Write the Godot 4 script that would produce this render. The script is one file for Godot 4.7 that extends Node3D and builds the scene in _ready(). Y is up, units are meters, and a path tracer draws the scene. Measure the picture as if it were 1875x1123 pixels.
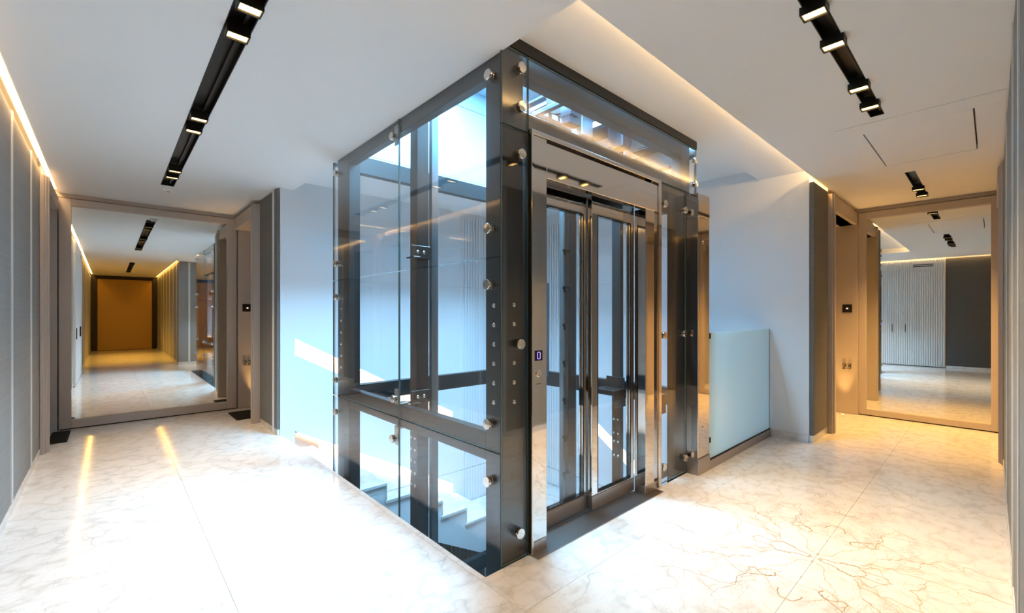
extends Node3D
# Lift lobby. Plan coordinates: a runs to the right-hand corridor (world +X), b runs to the left-hand corridor (world -Z), Y up, metres.

const H := 2.62          # lower ceiling
const HU := 2.72         # raised ceiling round the lift shaft
var M := {}
var meshes := {}
var taken := {}

func P(a: float, y: float, b: float) -> Vector3:
	return Vector3(a, y, -b)

# ---------------------------------------------------------------- mesh helpers
func tri(st: SurfaceTool, p0: Vector3, p1: Vector3, p2: Vector3, n: Vector3) -> void:
	var q := [p0, p1, p2]
	if (p1 - p0).cross(p2 - p0).dot(n) > 0.0:
		q = [p0, p2, p1]
	for p in q:
		st.set_normal(n)
		st.add_vertex(p)

func quad(st: SurfaceTool, p0: Vector3, p1: Vector3, p2: Vector3, p3: Vector3, n := Vector3.ZERO) -> void:
	var nn := n
	if nn == Vector3.ZERO:
		nn = (p1 - p0).cross(p2 - p0).normalized()
	tri(st, p0, p1, p2, nn)
	tri(st, p0, p2, p3, nn)

func begin() -> SurfaceTool:
	var st := SurfaceTool.new()
	st.begin(Mesh.PRIMITIVE_TRIANGLES)
	return st

func add_box(st: SurfaceTool, lo: Vector3, hi: Vector3) -> void:
	var c := (lo + hi) * 0.5
	var e := ((hi - lo) * 0.5).abs()
	add_cham(st, c, e, 0.0)

func add_cham(st: SurfaceTool, c: Vector3, e: Vector3, ch: float) -> void:
	var k: float = min(ch, min(e.x, min(e.y, e.z)) * 0.6)
	for ax in 3:
		var u := (ax + 1) % 3
		var v := (ax + 2) % 3
		for s in [-1.0, 1.0]:
			var n := Vector3.ZERO
			n[ax] = s
			var ps := []
			for w in [[-1, -1], [1, -1], [1, 1], [-1, 1]]:
				var p := Vector3.ZERO
				p[ax] = s * e[ax]
				p[u] = w[0] * (e[u] - k)
				p[v] = w[1] * (e[v] - k)
				ps.append(c + p)
			quad(st, ps[0], ps[1], ps[2], ps[3], n)
	if k <= 0.0:
		return
	for ax in 3:
		var u := (ax + 1) % 3
		var v := (ax + 2) % 3
		for su in [-1.0, 1.0]:
			for sv in [-1.0, 1.0]:
				var n := Vector3.ZERO
				n[u] = su
				n[v] = sv
				n = n.normalized()
				var ps := []
				for w in [[-1, 0], [1, 0], [1, 1], [-1, 1]]:
					var p := Vector3.ZERO
					p[ax] = w[0] * (e[ax] - k)
					p[u] = su * (e[u] - (k if w[1] == 0 else 0.0))
					p[v] = sv * (e[v] - (0.0 if w[1] == 0 else k))
					ps.append(c + p)
				quad(st, ps[0], ps[1], ps[2], ps[3], n)
	for sx in [-1.0, 1.0]:
		for sy in [-1.0, 1.0]:
			for sz in [-1.0, 1.0]:
				var n := Vector3(sx, sy, sz).normalized()
				tri(st, c + Vector3(sx * (e.x - k), sy * (e.y - k), sz * e.z), c + Vector3(sx * (e.x - k), sy * e.y, sz * (e.z - k)), c + Vector3(sx * e.x, sy * (e.y - k), sz * (e.z - k)), n)

func cham_mesh(size: Vector3, ch: float) -> ArrayMesh:
	var key := "%.4f_%.4f_%.4f_%.4f" % [size.x, size.y, size.z, ch]
	if not meshes.has(key):
		var st := begin()
		add_cham(st, Vector3.ZERO, size * 0.5, ch)
		meshes[key] = st.commit()
	return meshes[key]

# slab between two heights with rectangular holes, in world coordinates relative to org
func slab(a0: float, a1: float, b0: float, b1: float, y0: float, y1: float, holes: Array) -> ArrayMesh:
	var xs := [a0, a1]
	var zs := [b0, b1]
	for h in holes:
		for v in [h[0], h[1]]:
			if v > a0 and v < a1 and not xs.has(v):
				xs.append(v)
		for v in [h[2], h[3]]:
			if v > b0 and v < b1 and not zs.has(v):
				zs.append(v)
	xs.sort()
	zs.sort()
	var st := begin()
	var full := func(i: int, j: int) -> bool:
		if i < 0 or j < 0 or i >= xs.size() - 1 or j >= zs.size() - 1:
			return false
		var ca: float = (xs[i] + xs[i + 1]) * 0.5
		var cb: float = (zs[j] + zs[j + 1]) * 0.5
		for h in holes:
			if ca > h[0] and ca < h[1] and cb > h[2] and cb < h[3]:
				return false
		return true
	for i in xs.size() - 1:
		for j in zs.size() - 1:
			if not full.call(i, j):
				continue
			var l: float = xs[i]
			var r: float = xs[i + 1]
			var n: float = zs[j]
			var f: float = zs[j + 1]
			quad(st, P(l, y0, n), P(r, y0, n), P(r, y0, f), P(l, y0, f), Vector3.DOWN)
			quad(st, P(l, y1, n), P(r, y1, n), P(r, y1, f), P(l, y1, f), Vector3.UP)
			if not full.call(i - 1, j):
				quad(st, P(l, y0, n), P(l, y1, n), P(l, y1, f), P(l, y0, f), Vector3.LEFT)
			if not full.call(i + 1, j):
				quad(st, P(r, y0, n), P(r, y1, n), P(r, y1, f), P(r, y0, f), Vector3.RIGHT)
			if not full.call(i, j - 1):
				quad(st, P(l, y0, n), P(l, y1, n), P(r, y1, n), P(r, y0, n), Vector3.BACK)
			if not full.call(i, j + 1):
				quad(st, P(l, y0, f), P(l, y1, f), P(r, y1, f), P(r, y0, f), Vector3.FORWARD)
	return st.commit()

# polygon given as (along, Y) pairs, extruded; along_a: the polygon stands in the a-Y plane and is extruded in b, else in the b-Y plane and extruded in a
func prism(poly: Array, t0: float, t1: float, along_a: bool) -> ArrayMesh:
	var st := begin()
	var pts := PackedVector2Array(poly)
	var at := func(p: Vector2, t: float) -> Vector3:
		return P(p.x, p.y, t) if along_a else P(t, p.y, p.x)
	var nn: Vector3 = at.call(Vector2.ZERO, 1.0) - at.call(Vector2.ZERO, 0.0)
	var idx := Geometry2D.triangulate_polygon(pts)
	for i in range(0, idx.size(), 3):
		tri(st, at.call(pts[idx[i]], t0), at.call(pts[idx[i + 1]], t0), at.call(pts[idx[i + 2]], t0), -nn)
		tri(st, at.call(pts[idx[i]], t1), at.call(pts[idx[i + 1]], t1), at.call(pts[idx[i + 2]], t1), nn)
	var ccw := not Geometry2D.is_polygon_clockwise(pts)
	for i in pts.size():
		var p := pts[i]
		var q := pts[(i + 1) % pts.size()]
		var d := (q - p).normalized()
		var o := Vector2(d.y, -d.x) if ccw else Vector2(-d.y, d.x)
		var n3: Vector3 = at.call(o, 0.0) - at.call(Vector2.ZERO, 0.0)
		# which side is out: test against the polygon itself
		if Geometry2D.is_point_in_polygon((p + q) * 0.5 + o * 0.0008, pts):
			n3 = -n3
		quad(st, at.call(p, t0), at.call(q, t0), at.call(q, t1), at.call(p, t1), n3)
	return st.commit()

# profile of (radius, height) pairs turned round the y axis
func lathe(prof: Array, n := 20) -> ArrayMesh:
	var key := str(prof) + str(n)
	if meshes.has(key):
		return meshes[key]
	var st := begin()
	for i in prof.size() - 1:
		var p: Vector2 = prof[i]
		var q: Vector2 = prof[i + 1]
		var d := (q - p).normalized()
		var nr := Vector2(d.y, -d.x)
		for k in n:
			var t0 := TAU * k / n
			var t1 := TAU * (k + 1) / n
			var c0 := Vector3(cos(t0), 0, sin(t0))
			var c1 := Vector3(cos(t1), 0, sin(t1))
			var v: Array[Vector3] = [c0 * p.x + Vector3.UP * p.y, c1 * p.x + Vector3.UP * p.y, c1 * q.x + Vector3.UP * q.y, c0 * q.x + Vector3.UP * q.y]
			var ns: Array[Vector3] = [c0 * nr.x + Vector3.UP * nr.y, c1 * nr.x + Vector3.UP * nr.y]
			var fl: bool = ((v[1] - v[0]).cross(v[2] - v[0]) + (v[2] - v[0]).cross(v[3] - v[0])).dot(ns[0] + ns[1]) > 0.0
			for tt in [[0, 1, 2], [0, 2, 3]]:
				var o: Array = [tt[0], tt[2], tt[1]] if fl else tt
				for m in o:
					st.set_normal(ns[0] if m == 0 or m == 3 else ns[1])
					st.add_vertex(v[m])
	meshes[key] = st.commit()
	return meshes[key]

# ---------------------------------------------------------------- node helpers
func origin_of(n: Node) -> Vector3:
	var o := Vector3.ZERO
	var p := n
	while p != self and p != null:
		o += (p as Node3D).position
		p = p.get_parent()
	return o

func numbered(called: String) -> String:
	var k: int = taken.get(called, 0)
	taken[called] = k + 1
	return called if k == 0 else "%s_%03d" % [called, k]

func thing(called: String, label: String, category: String, base: Vector3, group := "") -> Node3D:
	var o := Node3D.new()
	o.name = numbered(called)
	add_child(o)
	o.position = base
	o.set_meta("label", label)
	o.set_meta("category", category)
	if group != "":
		o.set_meta("group", group)
	return o

func structure(called: String, label: String, category: String) -> Node3D:
	var o := thing(called, label, category, Vector3.ZERO)
	o.set_meta("kind", "structure")
	return o

func part(parent: Node3D, called: String, mesh: Mesh, m: Material, at := Vector3.ZERO, label := "") -> MeshInstance3D:
	var o := MeshInstance3D.new()
	o.name = called
	o.mesh = mesh
	o.material_override = m
	parent.add_child(o, true)
	o.position = at - origin_of(parent)
	if label != "":
		o.set_meta("label", label)
	return o

func box(parent: Node3D, called: String, m: Material, a0: float, a1: float, y0: float, y1: float, b0: float, b1: float, ch := 0.0, label := "") -> MeshInstance3D:
	return part(parent, called, cham_mesh(Vector3(absf(a1 - a0), absf(y1 - y0), absf(b1 - b0)), ch), m, P((a0 + a1) * 0.5, (y0 + y1) * 0.5, (b0 + b1) * 0.5), label)

# several boxes joined into one part; boxes as [a0,a1,y0,y1,b0,b1]
func boxes(parent: Node3D, called: String, m: Material, list: Array, ch := 0.0, label := "") -> MeshInstance3D:
	var st := begin()
	for q in list:
		add_cham(st, P((q[0] + q[1]) * 0.5, (q[2] + q[3]) * 0.5, (q[4] + q[5]) * 0.5), Vector3(absf(q[1] - q[0]), absf(q[3] - q[2]), absf(q[5] - q[4])) * 0.5, ch)
	return part(parent, called, st.commit(), m, Vector3.ZERO, label)

# glass sheet: clear faces and green-tinted polished edges
func pane(parent: Node3D, called: String, a0: float, a1: float, y0: float, y1: float, b0: float, b1: float, gm: Material = null) -> MeshInstance3D:
	var c := P((a0 + a1) * 0.5, (y0 + y1) * 0.5, (b0 + b1) * 0.5)
	var e := Vector3(a1 - a0, y1 - y0, b1 - b0) * 0.5
	var thin := 0 if e.x < e.z else 2
	var face := begin()
	var edge := begin()
	for ax in 3:
		var u := (ax + 1) % 3
		var v := (ax + 2) % 3
		for s in [-1.0, 1.0]:
			var n := Vector3.ZERO
			n[ax] = s
			var ps := []
			for w in [[-1, -1], [1, -1], [1, 1], [-1, 1]]:
				var p := Vector3.ZERO
				p[ax] = s * e[ax]
				p[u] = w[0] * e[u]
				p[v] = w[1] * e[v]
				ps.append(p)
			quad(face if ax == thin else edge, ps[0], ps[1], ps[2], ps[3], n)
	var mesh := face.commit()
	edge.commit(mesh)
	mesh.surface_set_material(0, gm if gm else M.glass)
	mesh.surface_set_material(1, M.glass_edge)
	var o := MeshInstance3D.new()
	o.name = called
	o.mesh = mesh
	parent.add_child(o, true)
	o.position = c - origin_of(parent)
	return o

func spot(called: String, at: Vector3, aim: Vector3, angle: float, energy: float, col: Color, size := 0.02) -> void:
	var l := SpotLight3D.new()
	l.name = called
	add_child(l, true)
	l.position = at
	l.look_at_from_position(at, at + aim, Vector3.FORWARD if absf(aim.normalized().y) > 0.9 else Vector3.UP)
	l.spot_angle = angle
	l.spot_angle_attenuation = 1.0
	l.spot_range = 20.0
	l.spot_attenuation = 2.0
	l.light_energy = energy
	l.light_color = col
	l.light_size = size
	l.shadow_enabled = true

func area(called: String, at: Vector3, basis_: Basis, size: Vector2, energy: float, col: Color) -> void:
	var l := AreaLight3D.new()
	l.name = called
	add_child(l, true)
	l.transform = Transform3D(basis_, at)
	l.area_size = size
	l.area_range = 20.0
	l.area_attenuation = 2.0
	l.light_energy = energy
	l.light_color = col
	l.shadow_enabled = true

# basis whose -Z points along aim and whose X lies along xdir
func aimed(aim: Vector3, xdir: Vector3) -> Basis:
	var z := -aim.normalized()
	var x := xdir.normalized()
	return Basis(x, z.cross(x), z)

# ---------------------------------------------------------------- materials
func mat(called: String, c: Color, rough: float, metal := 0.0, spec := 0.5) -> StandardMaterial3D:
	var m := StandardMaterial3D.new()
	m.resource_name = called
	m.albedo_color = c
	m.roughness = rough
	m.metallic = metal
	m.metallic_specular = spec
	M[called] = m
	return m

func glow(called: String, c: Color, e: float) -> StandardMaterial3D:
	var m := mat(called, Color(0.9, 0.9, 0.9), 0.5)
	m.emission_enabled = true
	m.emission = c
	m.emission_energy_multiplier = e
	return m

func noise_tex(freq: float, size: int, lo: Color, hi: Color, seed_: int, kind := FastNoiseLite.TYPE_SIMPLEX_SMOOTH) -> ImageTexture:
	var n := FastNoiseLite.new()
	n.seed = seed_
	n.noise_type = kind
	n.frequency = freq
	n.fractal_octaves = 4
	var im := n.get_seamless_image(size, size)
	var out := Image.create(size, size, false, Image.FORMAT_RGB8)
	for y in size:
		for x in size:
			out.set_pixel(x, y, lo.lerp(hi, im.get_pixel(x, y).r))
	return ImageTexture.create_from_image(out)

func weave_tex(size: int) -> Image:
	var rng := RandomNumberGenerator.new()
	rng.seed = 77
	var cols := []
	var rows := []
	for i in size:
		cols.append(rng.randf())
		rows.append(rng.randf())
	var im := Image.create(size, size, false, Image.FORMAT_RGB8)
	for y in size:
		for x in size:
			var t: float = 0.5 + 0.5 * sin(TAU * (x % 4) / 4.0) * sin(TAU * (y % 4) / 4.0)
			var v: float = 0.80 + 0.09 * cols[x] + 0.07 * rows[y] + 0.04 * t
			im.set_pixel(x, y, Color(v, v, v))
	return im

# one wandering crack drawn into the stone, with a few side branches
func vein_line(im: Image, rng: RandomNumberGenerator, at: Vector2, dir: float, length: int, width: float, col: Color, alpha: float, depth := 0) -> void:
	var size := im.get_width()
	var p := at
	var d := dir
	var bend := 0.0
	for k in length:
		if k % 9 == 0:
			bend = rng.randf_range(-0.10, 0.10)
			if rng.randf() < 0.09:
				d += rng.randf_range(-0.7, 0.7)
		d += bend
		d = lerpf(d, dir, 0.03)
		p += Vector2(cos(d), sin(d))
		var t := float(k) / length
		var fade := alpha * (1.0 - t * t) * rng.randf_range(0.55, 1.0)
		var w := width * (1.0 - 0.6 * t)
		var r := int(ceil(w))
		for y in range(-r, r + 1):
			for x in range(-r, r + 1):
				var q := Vector2i(posmod(int(p.x) + x, size), posmod(int(p.y) + y, size))
				var f := clampf(w + 0.5 - Vector2(x, y).length(), 0.0, 1.0) * fade
				if f > 0.0:
					im.set_pixelv(q, im.get_pixelv(q).lerp(col, f * 0.6))
		if depth < 2 and rng.randf() < 0.009:
			vein_line(im, rng, p, d + (rng.randf_range(0.4, 1.1) if rng.randf() > 0.5 else rng.randf_range(-1.1, -0.4)), int(length * 0.35), width * 0.6, col, alpha * 0.8, depth + 1)

# marble: pale ground with soft streaky clouds, thin grey cracks, dark pits; brown > 0 adds rust veins that gather at the corner (0, 0) where book-matched tiles meet
func marble_tex(size: int, seed_: int, base: Color, cloud: Color, grey: Color, cracks: int, brown: int) -> ImageTexture:
	var n1 := FastNoiseLite.new()
	n1.seed = seed_
	n1.noise_type = FastNoiseLite.TYPE_SIMPLEX_SMOOTH
	n1.frequency = 1.0 / 260.0
	n1.fractal_octaves = 4
	var im1 := n1.get_seamless_image(size, size)
	n1.seed = seed_ + 7
	n1.frequency = 1.0 / 90.0
	var im2 := n1.get_seamless_image(size, size)
	var im := Image.create(size, size, false, Image.FORMAT_RGB8)
	for y in size:
		for x in size:
			var c1 := im1.get_pixel(x, y).r
			var c2 := im2.get_pixel(x, (y * 2) % size).r
			var band := pow(1.0 - absf(c1 - 0.5) * 2.0, 6.0)
			var col := base.lerp(cloud, clampf(band * 0.55 + (c2 - 0.5) * 0.6, 0.0, 1.0))
			im.set_pixel(x, y, col)
	var rng := RandomNumberGenerator.new()
	rng.seed = seed_ + 5
	for k in cracks:
		var dir: float = rng.randf_range(-0.5, 0.5) if k % 3 else rng.randf_range(0.8, 2.2)
		vein_line(im, rng, Vector2(rng.randf() * size, rng.randf() * size), dir, int(size * rng.randf_range(0.5, 1.3)), rng.randf_range(0.5, 1.2), grey, rng.randf_range(0.25, 0.6))
	for k in brown:
		var ang := rng.randf_range(0.05, 1.5)
		var r0 := rng.randf_range(0.0, 0.45) * size
		var rust := Color(0.62, 0.50, 0.33).lerp(Color(0.77, 0.67, 0.50), rng.randf())
		vein_line(im, rng, Vector2(cos(ang), sin(ang)) * r0, ang + rng.randf_range(-0.5, 0.5), int(size * rng.randf_range(0.15, 0.65)), rng.randf_range(0.8, 3.0), rust, rng.randf_range(0.35, 0.85))
	for k in 60:
		var cx := rng.randi_range(2, size - 4)
		var cy := rng.randi_range(2, size - 4)
		im.set_pixel(cx, cy, Color(0.3, 0.27, 0.25))
		im.set_pixel(cx + 1, cy, Color(0.4, 0.36, 0.33))
		if k % 3 == 0:
			im.set_pixel(cx + 1, cy + 1, Color(0.45, 0.4, 0.38))
			im.set_pixel(cx + 2, cy + 1, Color(0.35, 0.32, 0.3))
	return ImageTexture.create_from_image(im)

func make_materials() -> void:
	mat("ceiling_paint", Color(0.94, 0.94, 0.935), 0.8)
	mat("stair_paint", Color(0.92, 0.93, 0.945), 0.7)
	mat("beige_frame", Color(0.75, 0.71, 0.68), 0.45)
	mat("white_strip", Color(0.88, 0.88, 0.87), 0.4)
	var fab := mat("grey_fabric", Color(0.66, 0.655, 0.64), 0.9)
	var weave := weave_tex(256)
	fab.albedo_texture = ImageTexture.create_from_image(weave)
	fab.uv1_triplanar = true
	fab.uv1_world_triplanar = true
	fab.uv1_scale = Vector3(3.2, 3.2, 3.2)
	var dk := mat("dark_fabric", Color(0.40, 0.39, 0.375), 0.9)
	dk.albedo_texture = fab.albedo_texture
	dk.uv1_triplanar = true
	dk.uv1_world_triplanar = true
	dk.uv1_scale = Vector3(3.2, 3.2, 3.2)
	var pf := mat("pier_fabric", Color(0.52, 0.51, 0.49), 0.9)
	pf.albedo_texture = fab.albedo_texture
	pf.uv1_triplanar = true
	pf.uv1_world_triplanar = true
	pf.uv1_scale = Vector3(3.2, 3.2, 3.2)
	mat("flute_paint", Color(0.90, 0.90, 0.895), 0.45)
	mat("steel", Color(0.85, 0.83, 0.81), 0.05, 1.0)
	mat("satin_steel", Color(0.70, 0.67, 0.65), 0.33, 1.0)
	mat("bolt_steel", Color(0.86, 0.84, 0.81), 0.14, 1.0)
	mat("dark_steel", Color(0.17, 0.175, 0.18), 0.3, 0.4)
	mat("rail_steel", Color(0.27, 0.25, 0.24), 0.35, 0.6)
	mat("rail_bright", Color(0.50, 0.53, 0.55), 0.3, 0.8)
	mat("head_panel", Color(0.64, 0.72, 0.76), 0.3, 0.3)
	mat("rubber_black", Color(0.035, 0.035, 0.035), 0.8)
	mat("track_black", Color(0.055, 0.05, 0.048), 0.45)
	mat("mat_black", Color(0.045, 0.043, 0.04), 0.95)
	mat("mirror", Color(0.93, 0.94, 0.93), 0.0, 1.0)
	mat("plate_dark", Color(0.13, 0.11, 0.10), 0.4, 0.3)
	mat("number_metal", Color(0.36, 0.33, 0.31), 0.35, 0.7)
	mat("slab_core", Color(0.6, 0.59, 0.58), 0.8)
	mat("lower_wood", Color(0.50, 0.38, 0.29), 0.6)
	mat("gold_door", Color(0.80, 0.62, 0.20), 0.4)
	mat("dark_wood", Color(0.16, 0.12, 0.09), 0.5)
	mat("aluminium_fin", Color(0.72, 0.74, 0.76), 0.3, 0.9)
	mat("machine_blue", Color(0.20, 0.25, 0.30), 0.35, 0.3)
	mat("black_gloss", Color(0.03, 0.03, 0.03), 0.12)
	var g := mat("glass", Color(0.72, 0.86, 0.88, 0.0), 0.0)
	g.transparency = BaseMaterial3D.TRANSPARENCY_ALPHA
	var g2 := mat("glass_clear", Color(0.72, 0.86, 0.88, 0.0), 0.0, 0.0, 0.2)
	g2.transparency = BaseMaterial3D.TRANSPARENCY_ALPHA
	mat("glass_edge", Color(0.34, 0.42, 0.41), 0.15)
	var fr := mat("frosted_glass", Color(0.84, 0.98, 1.0), 0.1)
	fr.backlight_enabled = true
	fr.backlight = Color(1, 1, 1)
	glow("led_warm", Color(1.0, 0.80, 0.52), 5.0)
	glow("led_cove", Color(1.0, 0.80, 0.50), 13.0)
	glow("led_gold", Color(1.0, 0.72, 0.34), 5.0)
	glow("led_niche", Color(1.0, 0.85, 0.68), 3.0)
	glow("lamp_face", Color(1.0, 0.80, 0.46), 5.0)
	glow("skylight_white", Color(0.88, 0.95, 1.0), 6.0)
	glow("display_violet", Color(0.55, 0.42, 1.0), 2.0)
	glow("dot_white", Color(1.0, 1.0, 1.0), 1.5)
	glow("uplight_face", Color(1.0, 0.80, 0.5), 5.0)
	# stone
	var ma := mat("marble_pale", Color(1, 1, 1), 0.1)
	ma.albedo_texture = marble_tex(1024, 3, Color(0.93, 0.925, 0.92), Color(0.80, 0.785, 0.77), Color(0.47, 0.45, 0.44), 13, 0)
	var mb := mat("marble_brown", Color(1, 1, 1), 0.1)
	mb.albedo_texture = marble_tex(1024, 41, Color(0.94, 0.93, 0.91), Color(0.84, 0.81, 0.77), Color(0.50, 0.44, 0.40), 12, 22)
	var ms := mat("marble_stair", Color(1, 1, 1), 0.15)
	ms.albedo_texture = ma.albedo_texture
	ms.uv1_triplanar = true
	ms.uv1_world_triplanar = true
	ms.uv1_scale = Vector3(0.7, 0.7, 0.7)

# ---------------------------------------------------------------- builders
func tile(parent: Node3D, m: Material, a0: float, a1: float, b0: float, b1: float, ua: float, ub: float, fa: bool, fb: bool) -> void:
	var g := 0.0007
	var st := begin()
	var l := a0 + g
	var r := a1 - g
	var n := b0 + g
	var f := b1 - g
	var put := func(p: Vector3, nn: Vector3):
		var u: float = (p.x - a0) / 1.46
		var v: float = (-p.z - b0) / 1.46
		if fa:
			u = (a1 - p.x) / 1.46
		if fb:
			v = (b1 + p.z) / 1.46
		st.set_normal(nn)
		st.set_uv(Vector2(u + ua, v + ub))
		st.add_vertex(p)
	var qd := func(a: Vector3, b: Vector3, c: Vector3, d: Vector3, nn: Vector3):
		var o := [a, b, c, a, c, d]
		if (b - a).cross(c - a).dot(nn) > 0.0:
			o = [a, c, b, a, d, c]
		for p in o:
			put.call(p, nn)
	var y0 := -0.012
	qd.call(P(l, 0, n), P(r, 0, n), P(r, 0, f), P(l, 0, f), Vector3.UP)
	qd.call(P(l, y0, n), P(r, y0, n), P(r, 0, n), P(l, 0, n), Vector3.BACK)
	qd.call(P(l, y0, f), P(r, y0, f), P(r, 0, f), P(l, 0, f), Vector3.FORWARD)
	qd.call(P(l, y0, n), P(l, y0, f), P(l, 0, f), P(l, 0, n), Vector3.LEFT)
	qd.call(P(r, y0, n), P(r, y0, f), P(r, 0, f), P(r, 0, n), Vector3.RIGHT)
	part(parent, "marble_tile", st.commit(), m)

func build_floor() -> void:
	var fl := structure("floor", "polished white marble tile floor with grey and golden veins", "floor")
	# core under the tiles
	part(fl, "screed", slab(-0.95, 7.4, -7.2, 7.2, -0.25, -0.0125, [[1.35, 7.5, 1.668, 5.15], [3.44, 5.16, 1.60, 1.7], [1.6, 7.5, -7.3, -0.45], [1.75, 7.5, 5.15, 7.3]]), M.slab_core)
	var rng := RandomNumberGenerator.new()
	rng.seed = 9
	# the right-hand corridor: book-matched tiles that meet at a 2.74, b 0.63
	var xs := [1.32, 2.74, 4.16, 5.58, 7.14]
	var rows := [-0.10, 0.63, 1.36]
	for i in 4:
		for j in 2:
			var brown: bool = i < 2
			tile(fl, M.marble_brown if brown else M.marble_pale, xs[i], xs[i + 1], rows[j], rows[j + 1], 0.0 if brown else 0.3 + 0.4 * i, 0.0 if brown else 0.2 + 0.3 * i, i % 2 == 0, j % 2 == 0)
		var fr: float = 1.668
		if i == 1:
			tile(fl, M.marble_pale, xs[i], 3.44, 1.36, 1.668, 0.1, 0.55, false, false)
			tile(fl, M.marble_pale, 3.44, xs[i + 1], 1.36, 1.60, 0.1, 0.55, false, false)
		elif i == 0:
			tile(fl, M.marble_pale, xs[i], xs[i + 1], 1.36, fr, 0.4, 0.2, true, false)
		elif i == 2:
			tile(fl, M.marble_pale, xs[i], 5.16, 1.36, 1.60, 0.5, 0.3, false, false)
	tile(fl, M.marble_pale, 5.80, 7.14, 1.36, 1.75, 0.2, 0.1, false, false)
	# the left-hand corridor and the part behind the camera
	var bs := [-7.1, -5.72, -4.3, -2.88, -1.46, -0.06, 1.36, 2.78, 4.20, 5.62, 7.04]
	var as_ := [-0.50, 0.41, 1.32]
	for j in bs.size() - 1:
		for i in 2:
			tile(fl, M.marble_pale, as_[i], as_[i + 1], bs[j], bs[j + 1], rng.randf(), rng.randf(), rng.randf() > 0.5, rng.randf() > 0.5)
	tile(fl, M.marble_pale, 1.32, 1.352, 1.668, 5.10, 0.2, 0.4, false, false)
	tile(fl, M.marble_pale, 1.32, 1.75, 5.10, 7.04, 0.2, 0.7, false, false)
	tile(fl, M.marble_pale, -0.90, -0.50, 5.62, 7.04, 0.6, 0.7, false, false)
	tile(fl, M.marble_pale, 5.58, 7.14, -0.45, -0.10, 0.6, 0.1, false, false)

func build_ceiling() -> void:
	var c := structure("ceiling", "flat white painted ceiling with recessed black light channels", "ceiling")
	part(c, "left_corridor_board", slab(-0.41, 1.47, -6.98, 7.05, H, H + 0.04, [[0.39, 0.50, 1.75, 5.80], [0.39, 0.50, -4.9, -1.2], [1.25, 1.48, -6.99, -0.02]]), M.ceiling_paint)
	part(c, "right_corridor_board", slab(1.47, 7.14, -0.09, 1.185, H, H + 0.04, [[1.75, 3.815, 0.485, 0.56], [5.55, 6.86, 0.487, 0.562], [4.13, 5.175, 0.077, 0.65]]), M.ceiling_paint)
	# raised ceiling over the stairwell, round the shaft
	part(c, "raised_board", slab(1.43, 5.2, 1.10, 5.15, HU, HU + 0.05, [[1.462, 3.64, 1.672, 3.95], [4.30, 5.21, 1.69, 5.16]]), M.ceiling_paint)
	box(c, "riser", M.ceiling_paint, 1.43, 7.14, H + 0.04, HU, 1.10, 1.12)
	box(c, "riser", M.ceiling_paint, 1.43, 1.462, H + 0.04, HU, 1.12, 5.12)
	part(c, "shade_recess", slab(4.28, 5.2, 1.67, 5.15, HU + 0.12, HU + 0.135, []), M.ceiling_paint)  # added recess: keeps cove light off this ceiling patch so it reads darker
	box(c, "riser", M.ceiling_paint, 4.28, 4.30, HU + 0.05, HU + 0.12, 1.67, 5.15)  # side of the added shading recess
	box(c, "riser", M.ceiling_paint, 4.28, 5.2, HU + 0.05, HU + 0.12, 1.67, 1.69)
	# lids above the light slots along the walls
	box(c, "slot_lid", M.ceiling_paint, -0.62, -0.38, 2.72, 2.76, -7.0, 7.05)
	box(c, "slot_lid", M.ceiling_paint, 1.22, 1.45, 2.72, 2.76, -7.0, -0.02)
	box(c, "slot_lid", M.ceiling_paint, 5.15, 7.14, 2.72, 2.76, 1.05, 1.4)
	part(c, "roof_slab", slab(-0.95, 7.4, -7.2, 7.2, 2.86, 3.0, [[1.44, 3.66, 1.65, 3.97]]), M.slab_core)

func panelled(w: Node3D, axis_b: bool, plane: float, out: float, from: float, to: float, joints: Array, m: Material) -> void:
	# fabric panels 20 mm thick between slim white strips; "out" is the side the faces look to
	var edges := [from]
	for j in joints:
		edges.append(j)
	edges.append(to)
	for i in edges.size() - 1:
		var l: float = edges[i] + (0.0 if i == 0 else 0.022)
		var r: float = edges[i + 1] - (0.0 if i == edges.size() - 2 else 0.022)
		if axis_b:
			box(w, "fabric_panel", m, plane - out * 0.02, plane, 0.055, 2.60, l, r, 0.003)
		else:
			box(w, "fabric_panel", m, l, r, 0.055, 2.60, plane - out * 0.02, plane, 0.003)
	for j in joints:
		if axis_b:
			box(w, "strip", M.white_strip, plane - out * 0.02, plane + out * 0.006, 0.055, 2.60, j - 0.021, j + 0.021, 0.002, "slim white vertical strip")
		else:
			box(w, "strip", M.white_strip, j - 0.021, j + 0.021, 0.055, 2.60, plane - out * 0.02, plane + out * 0.006, 0.002, "slim white vertical strip")

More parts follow.
